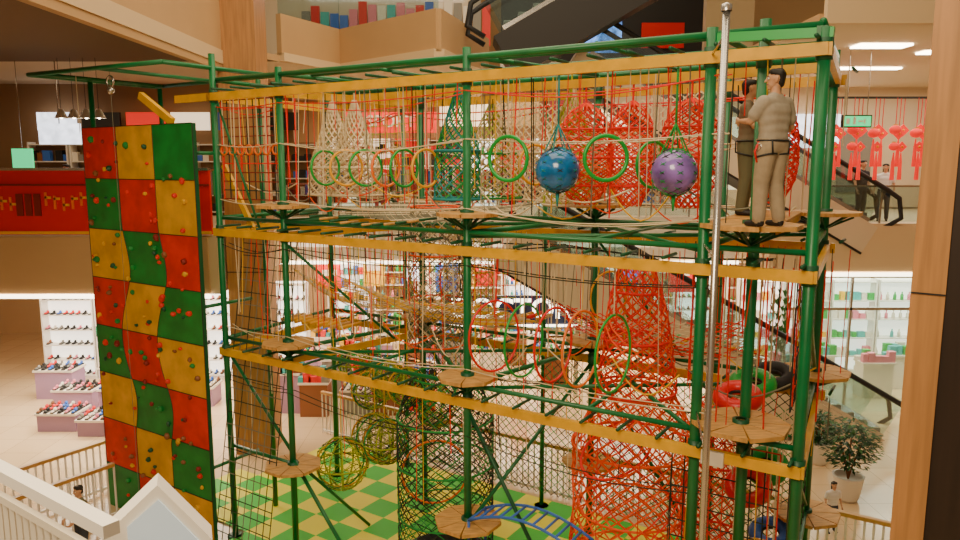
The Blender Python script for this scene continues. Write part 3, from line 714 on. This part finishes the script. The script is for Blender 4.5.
tire(3.5,1.15,3.98,'hoop_red'); tire(3.55,1.75,4.02,'hoop_green'); tire(3.7,2.35,4.0,'black_rubber'); tire(3.75,2.6,1.5,'p_blue'); tire(3.7,2.0,1.4,'hoop_yellow'); tire(3.72,1.3,1.35,'hoop_red'); tire(3.9,.7,1.45,'hoop_orange'); tire(3.6,1.6,2.6,'hoop_red',.8); tire(3.7,2.2,2.7,'hoop_green',.8)
b=MB(); n=10
f=lambda s,v:A(.15+1.75*s,v,1.72+.42*math.sin(math.pi*(.15+.7*s)))
for v in (-.2,.25): b.tube([f(i/n,v) for i in range(n+1)],.022,'p_blue',6)
for i in range(n+1): b.tube([f(i/n,-.2),f(i/n,.25)],.018,'p_blue',6)
for v in (-.2,.25): 
    b.tube([f(0,v),A(.15,v,0)],.02,'p_blue'); b.tube([f(1,v),A(1.9,v,0)],.02,'p_blue')
b.obj('arched_ladder')
# ================================================================ PEOPLE
def cap_mesh(p0,p1,r0,r1,sy=1,n=12):
    p0=V(p0);p1=V(p1);d=p1-p0;L=d.length
    d=d.normalized() if L>1e-6 else UZ.copy()
    a=V((1,0,0)) if abs(d.x)<.8 else V((0,1,0)); x=(a-d*a.dot(d)).normalized(); y=d.cross(x)
    rings=[]
    for k in range(1,5): t=math.pi/2*(1-k/4); rings.append((p0-d*(r0*math.sin(t)),max(r0*math.cos(t),1e-4)))
    for k in range(0,4): t=math.pi/2*(k/4); rings.append((p1+d*(r1*math.sin(t)),r1*math.cos(t)))
    vs=[];fs=[];cy=(p0.y+p1.y)/2
    vs.append(p0-d*r0)
    for c,r in rings:
        for i in range(n):
            q=2*math.pi*i/n; vs.append(c+(x*math.cos(q)+y*math.sin(q))*r)
    vs.append(p1+d*r1)
    for i in range(n): fs.append((0,1+(i+1)%n,1+i))
    for j in range(len(rings)-1):
        for i in range(n):
            l=(i+1)%n; fs.append((1+j*n+i,1+j*n+l,1+(j+1)*n+l,1+(j+1)*n+i))
    o=1+(len(rings)-1)*n
    for i in range(n): fs.append((o+i,o+(i+1)%n,len(vs)-1))
    vs=[V((v.x,cy+(v.y-cy)*sy,v.z)) for v in vs]
    return vs,fs
def remesh(parts,voxel,it=3):
    vs=[];fs=[]
    for p in parts:
        v,f=cap_mesh(p[0],p[1],p[2],p[3],p[5] if len(p)>5 else 1); o=len(vs); vs+=v; fs+=[tuple(a+o for a in q) for q in f]
    me=bpy.data.meshes.new('tmp'); me.from_pydata([tuple(v) for v in vs],[],fs); ob=bpy.data.objects.new('tmp',me); S.collection.objects.link(ob)
    m=ob.modifiers.new('r','REMESH'); m.mode='VOXEL'; m.voxel_size=voxel
    s=ob.modifiers.new('s','SMOOTH'); s.iterations=it; s.factor=.5
    dg=bpy.context.evaluated_depsgraph_get(); m2=bpy.data.meshes.new_from_object(ob.evaluated_get(dg))
    nv=len(m2.vertices); co=np.empty(nv*3); m2.vertices.foreach_get('co',co); co=co.reshape(-1,3)
    polys=[tuple(p.vertices) for p in m2.polygons]
    bpy.data.objects.remove(ob); bpy.data.meshes.remove(me); bpy.data.meshes.remove(m2)
    fc=np.array([co[list(p)].mean(0) for p in polys]) if polys else np.zeros((0,3))
    best=np.full(len(polys),1e9); idx=np.zeros(len(polys),int)
    for i,p in enumerate(parts):
        p0=np.array(p[0]);p1=np.array(p[1]);sy=p[5] if len(p)>5 else 1
        q=fc.copy(); cy=(p0[1]+p1[1])/2; q[:,1]=cy+(q[:,1]-cy)/sy
        d=p1-p0; L=max(d.dot(d),1e-9); t=np.clip(((q-p0)@d)/L,0,1)
        dist=np.linalg.norm(q-(p0+t[:,None]*d),axis=1)-(p[2]+(p[3]-p[2])*t)
        w=dist<best; best[w]=dist[w]; idx[w]=i
    return co,polys,[parts[i][4] for i in idx]
def person(name,loc,yaw,H,shirt,trouser,pose={},detail=True,head_yaw=0,hair_long=False,sleeve=.55,extra=None,bulk=1.0):
    J=dict(elR=(.25,-.02,1.15),wrR=(.27,.08,.92),elL=(-.25,-.02,1.15),wrL=(-.27,.08,.92),
           knR=(.1,.02,.5),anR=(.11,-.02,.09),knL=(-.1,.02,.5),anL=(-.11,-.02,.09)); J.update(pose)
    J={k:V(q) for k,q in J.items()}; B=bulk
    T=Matrix.Translation(V(loc))@Matrix.Rotation(yaw,4,'Z')@Matrix.Scale(H/1.75,4)
    out=MB(); parts=[]
    parts+=[((-.06,0,.93),(.06,0,.93),.125*B,.125*B,trouser,.85),((-.05,0,1.0),(.05,0,1.0),.122*B,.122*B,shirt,.85),((-.055,0,1.1),(.055,0,1.1),.118*B,.118*B,shirt,.85),
            ((-.08,0,1.2),(.08,0,1.2),.115*B,.115*B,shirt,.85),((-.085,0,1.29),(.085,0,1.29),.115*B,.115*B,shirt,.85),((-.14,-.01,1.385),(.14,-.01,1.385),.078,.078,shirt),((-.05,-.005,1.43),(.05,-.005,1.43),.07,.07,shirt),
            ((0,-.005,1.46),(0,.01,1.56),.055,.052,'skin')]
    for s,el,wr,kn,an in ((1,'elR','wrR','knR','anR'),(-1,'elL','wrL','knL','anL')):
        sh_=V((s*.19,0,1.385)); E=J[el];Wr=J[wr];K=J[kn];An=J[an]; m=sh_.lerp(E,sleeve+.1)
        parts+=[(sh_,m,.068*B,.064*B,shirt),(m,E,.044,.040,'skin'),(E,Wr,.041,.027,'skin')]
        hp=V((s*.09,0,.9)); parts+=[(hp,K,.1*B,.076*B,trouser),(K,An+UZ*.02,.074*B,.062*B,trouser)]
        parts+=[(An+V((0,-.03,-.045)),An+V((s*.015,.15,-.055)),.042,.035,'dark'),(An,An+V((0,0,-.04)),.042,.04,'dark')]
    co,pl,ms=remesh(parts,.013 if detail else .02,4)
    def put(co,pl,ms):
        vv=[T@V(c) for c in co]; o=len(out.v); out.v+=[tuple(q) for q in vv]
        for p,m in zip(pl,ms): out.f.append(tuple(a+o for a in p)); out.m.append(out.mi(m)); out.sm.append(True)
    put(co,pl,ms)
    hp=[]
    for s,el,wr in ((1,'elR','wrR'),(-1,'elL','wrL')):
        E=J[el];Wr=J[wr]; d=(Wr-E).normalized(); inn=V((-s,.2,0)); nrm=(inn-d*inn.dot(d)).normalized(); sd=d.cross(nrm).normalized()
        if sd.y<0: sd=-sd
        for k in (-.024,-.008,.008,.024): hp.append((Wr,Wr+d*.085+sd*k,.020,.014,'skin'))
        for i,(k,L) in enumerate(((-.032,.055),(-.011,.072),(.011,.078),(.032,.068))):
            b0=Wr+d*.085+sd*k; b1=b0+d*(L*.45)+nrm*(L*.15); b2=b1+d*(L*.3)+nrm*(L*.3); b3=b2+d*(L*.1)+nrm*(L*.25)
            hp+=[(b0,b1,.0095,.009,'skin'),(b1,b2,.009,.0085,'skin'),(b2,b3,.0085,.0075,'skin')]
        t0=Wr+d*.03+sd*.024; t1=t0+sd*.028+d*.028+nrm*.012; t2=t1+d*.03+sd*.008+nrm*.012
        hp+=[(t0,t1,.013,.0105,'skin'),(t1,t2,.0105,.009,'skin')]
    co,pl,ms=remesh(hp,.005 if detail else .008,1); put(co,pl,ms)
    R=Matrix.Rotation(head_yaw,4,'Z'); hc=V((0,.015,1.64)); 
    def h(x,y,z): return hc+(R@V((x,y,z)))
    hd=[(h(0,0,.02),h(0,-.015,.03),.082,.085,'skin'),(h(0,.03,-.05),h(0,.012,.0),.055,.07,'skin'),(h(0,.055,-.085),h(0,.03,-.06),.028,.04,'skin'),
        (h(0,.088,.015),h(0,.105,-.02),.009,.013,'skin'),(h(0,-.01,-.09),h(0,-.01,-.03),.05,.055,'skin')]
    for s in (-1,1):
        hd+=[(h(s*.083,-.005,.015),h(s*.08,.0,-.025),.014,.01,'skin'),(h(s*.03,.075,.03),h(s*.012,.082,.032),.012,.012,'skin')]
        hd+=[(h(s*.042,.03,.08),h(s*.048,-.04,.06),.040,.05,'hair'),(h(s*.055,-.045,.05),h(s*.04,-.055,-.03),.040,.036,'hair')]
    hd+=[(h(0,.03,.082),h(0,-.04,.068),.042,.064,'hair'),(h(0,-.055,.05),h(0,-.055,-.04),.062,.048,'hair')]
    if hair_long: hd+=[(h(0,-.07,0),h(0,-.075,-.2),.065,.05,'hair'),(h(.05,-.05,0),h(.05,-.05,-.18),.04,.03,'hair'),(h(-.05,-.05,0),h(-.05,-.05,-.18),.04,.03,'hair')]
    co,pl,ms=remesh(hd,.007 if detail else .011,2); put(co,pl,ms)
    f=MB()
    for s in (-1,1):
        f.sph(h(s*.031,.079,.012),.012,'eye_white',8,6); f.sph(h(s*.031,.088,.012),.006,'dark',6,5); f.tube([h(s*.015,.088,.035),h(s*.032,.089,.04),h(s*.048,.08,.034)],.004,'hair',4)
    f.tube([h(-.024,.077,-.052),h(0,.086,-.05),h(.024,.077,-.052)],.006,'lip',5)
    if extra: extra(f)
    o=len(out.v); out.v+=[tuple(T@V(q)) for q in f.v]
    for q,mi,sm in zip(f.f,f.m,f.sm): out.f.append(tuple(a+o for a in q)); out.m.append(out.mi(f.mn[mi])); out.sm.append(sm)
    return out.obj(name)
def harness(f):
    X=V((1,0,0));Yv=V((0,1,0))
    f.ring((0,0,.97),.2,.012,'p_black',X,Yv,24,6,1,.66)
    for s in(-1,1):
        f.ring((s*.098,0,.80),.112,.011,'p_black',X,(Yv+UZ*(-.25)).normalized(),20,6); f.tube([(s*.15,-.11,.97),(s*.13,-.11,.82)],.010,'p_black',5); f.tube([(s*.1,.12,.97),(s*.09,.11,.82)],.010,'p_black',5)
    f.tube([(-.19,.03,.97),(-.22,.06,.85),(-.2,.04,.73)],.012,'hoop_red',5); f.ring((-.2,.03,.9),.04,.01,'steel',Yv,UZ,12,5)
D=zL2
pA=A(4.04,-.22,D)
person('man',(pA.x,pA.y,D),math.radians(30),1.64,'shirt_grey','trouser_khaki',
  dict(elR=(.30,.0,1.13),wrR=(.21,.2,1.02),elL=(-.27,.1,1.18),wrL=(-.17,.33,1.2),knR=(.115,.03,.5),anR=(.14,-.02,.09),knL=(-.1,.05,.5),anL=(-.12,.04,.09)),head_yaw=.9,extra=harness,bulk=1.2)
pB=A(3.38,1.45,D+.005)
person('man',(pB.x,pB.y,D+.005),math.radians(-120),1.72,'shirt_tan','vest_olive',
  dict(elR=(.24,.12,1.16),wrR=(.14,.32,1.1),elL=(-.24,.12,1.2),wrL=(-.12,.34,1.25)),head_yaw=.3,extra=harness,bulk=1.08)
person('man',(10.9,21.0,5.4),math.radians(200),1.72,'shirt_dark','trouser_dark',detail=False)
person('woman',(11.5,20.9,5.4),math.radians(150),1.62,'shirt_white','trouser_dark',detail=False,hair_long=True)
person('woman',(-10.2,18.2,5.4),math.radians(170),1.6,'shirt_dark','trouser_dark',detail=False,hair_long=True)
person('man',(-8.9,18.0,5.4),math.radians(190),1.7,'shirt_white','trouser_dark',detail=False)
person('girl',(6.75,13.2,0),math.radians(185),1.02,'shirt_white','trouser_dark',dict(knL=(-.1,.12,.5),anL=(-.11,.0,.12)),hair_long=True,detail=False,head_yaw=0)
person('boy',(-7.05,12.15,0),math.radians(150),1.42,'vest_olive','trouser_dark',dict(elR=(.26,.06,1.18),wrR=(.16,.26,1.05),elL=(-.26,.06,1.18),wrL=(-.16,.26,1.05)),detail=False)
person('man',(-7.3,24.6,0.0),math.radians(180),1.7,'shirt_dark','trouser_dark',detail=False)
person('woman',(-3.2,23.4,5.4),math.radians(180),1.62,'shirt_white','p_red',detail=False,hair_long=True)
# ================================================================ LIGHTS
def area(name,loc,size,power,col,rot=(0,0,0),sy=None):
    l=bpy.data.lights.new(name,'AREA'); l.energy=power; l.color=col; l.size=size
    if sy: l.shape='RECTANGLE'; l.size_y=sy
    o=bpy.data.objects.new(name,l); S.collection.objects.link(o); o.location=loc; o.rotation_euler=rot
area('overhead_fill',(1,12,16.5),11,1900,(1,.80,.53),sy=14)  # added area light above the view; no skylight is modelled
area('camera_side_fill',(-2,0,11.5),4,950,(1,.80,.52),(math.radians(42),0,0))  # added fill above the camera, aimed at the course; no fixture there
area('shoe_shop_light',(-10.5,20,3.95),6,650,(1,.9,.74),sy=5)
area('back_shop_light',(1,25.5,3.95),13,950,(1,.84,.62),sy=5)
area('right_shop_light',(12.5,22.5,3.95),7,520,(1,.93,.76),sy=4)
area('upper_shop_light',(0,26,9.4),12,520,(1,.82,.56),sy=4)
area('upper_right_light',(12.5,22,9.6),8,430,(1,.86,.64),sy=8)
area('upper_left_light',(-11,20.5,9.2),6,110,(1,.78,.5),sy=3)
w=bpy.data.worlds.new('World'); S.world=w; w.use_nodes=True
w.node_tree.nodes['Background'].inputs[0].default_value=(1,.76,.5,1); w.node_tree.nodes['Background'].inputs[1].default_value=.3
cd=bpy.data.cameras.new('camera'); cd.sensor_width=36; cd.lens=27.4; cd.clip_start=.05
co=bpy.data.objects.new('camera',cd); S.collection.objects.link(co); co.location=(0,0,7); co.rotation_euler=(math.radians(90-8.2),0,0)
S.camera=co
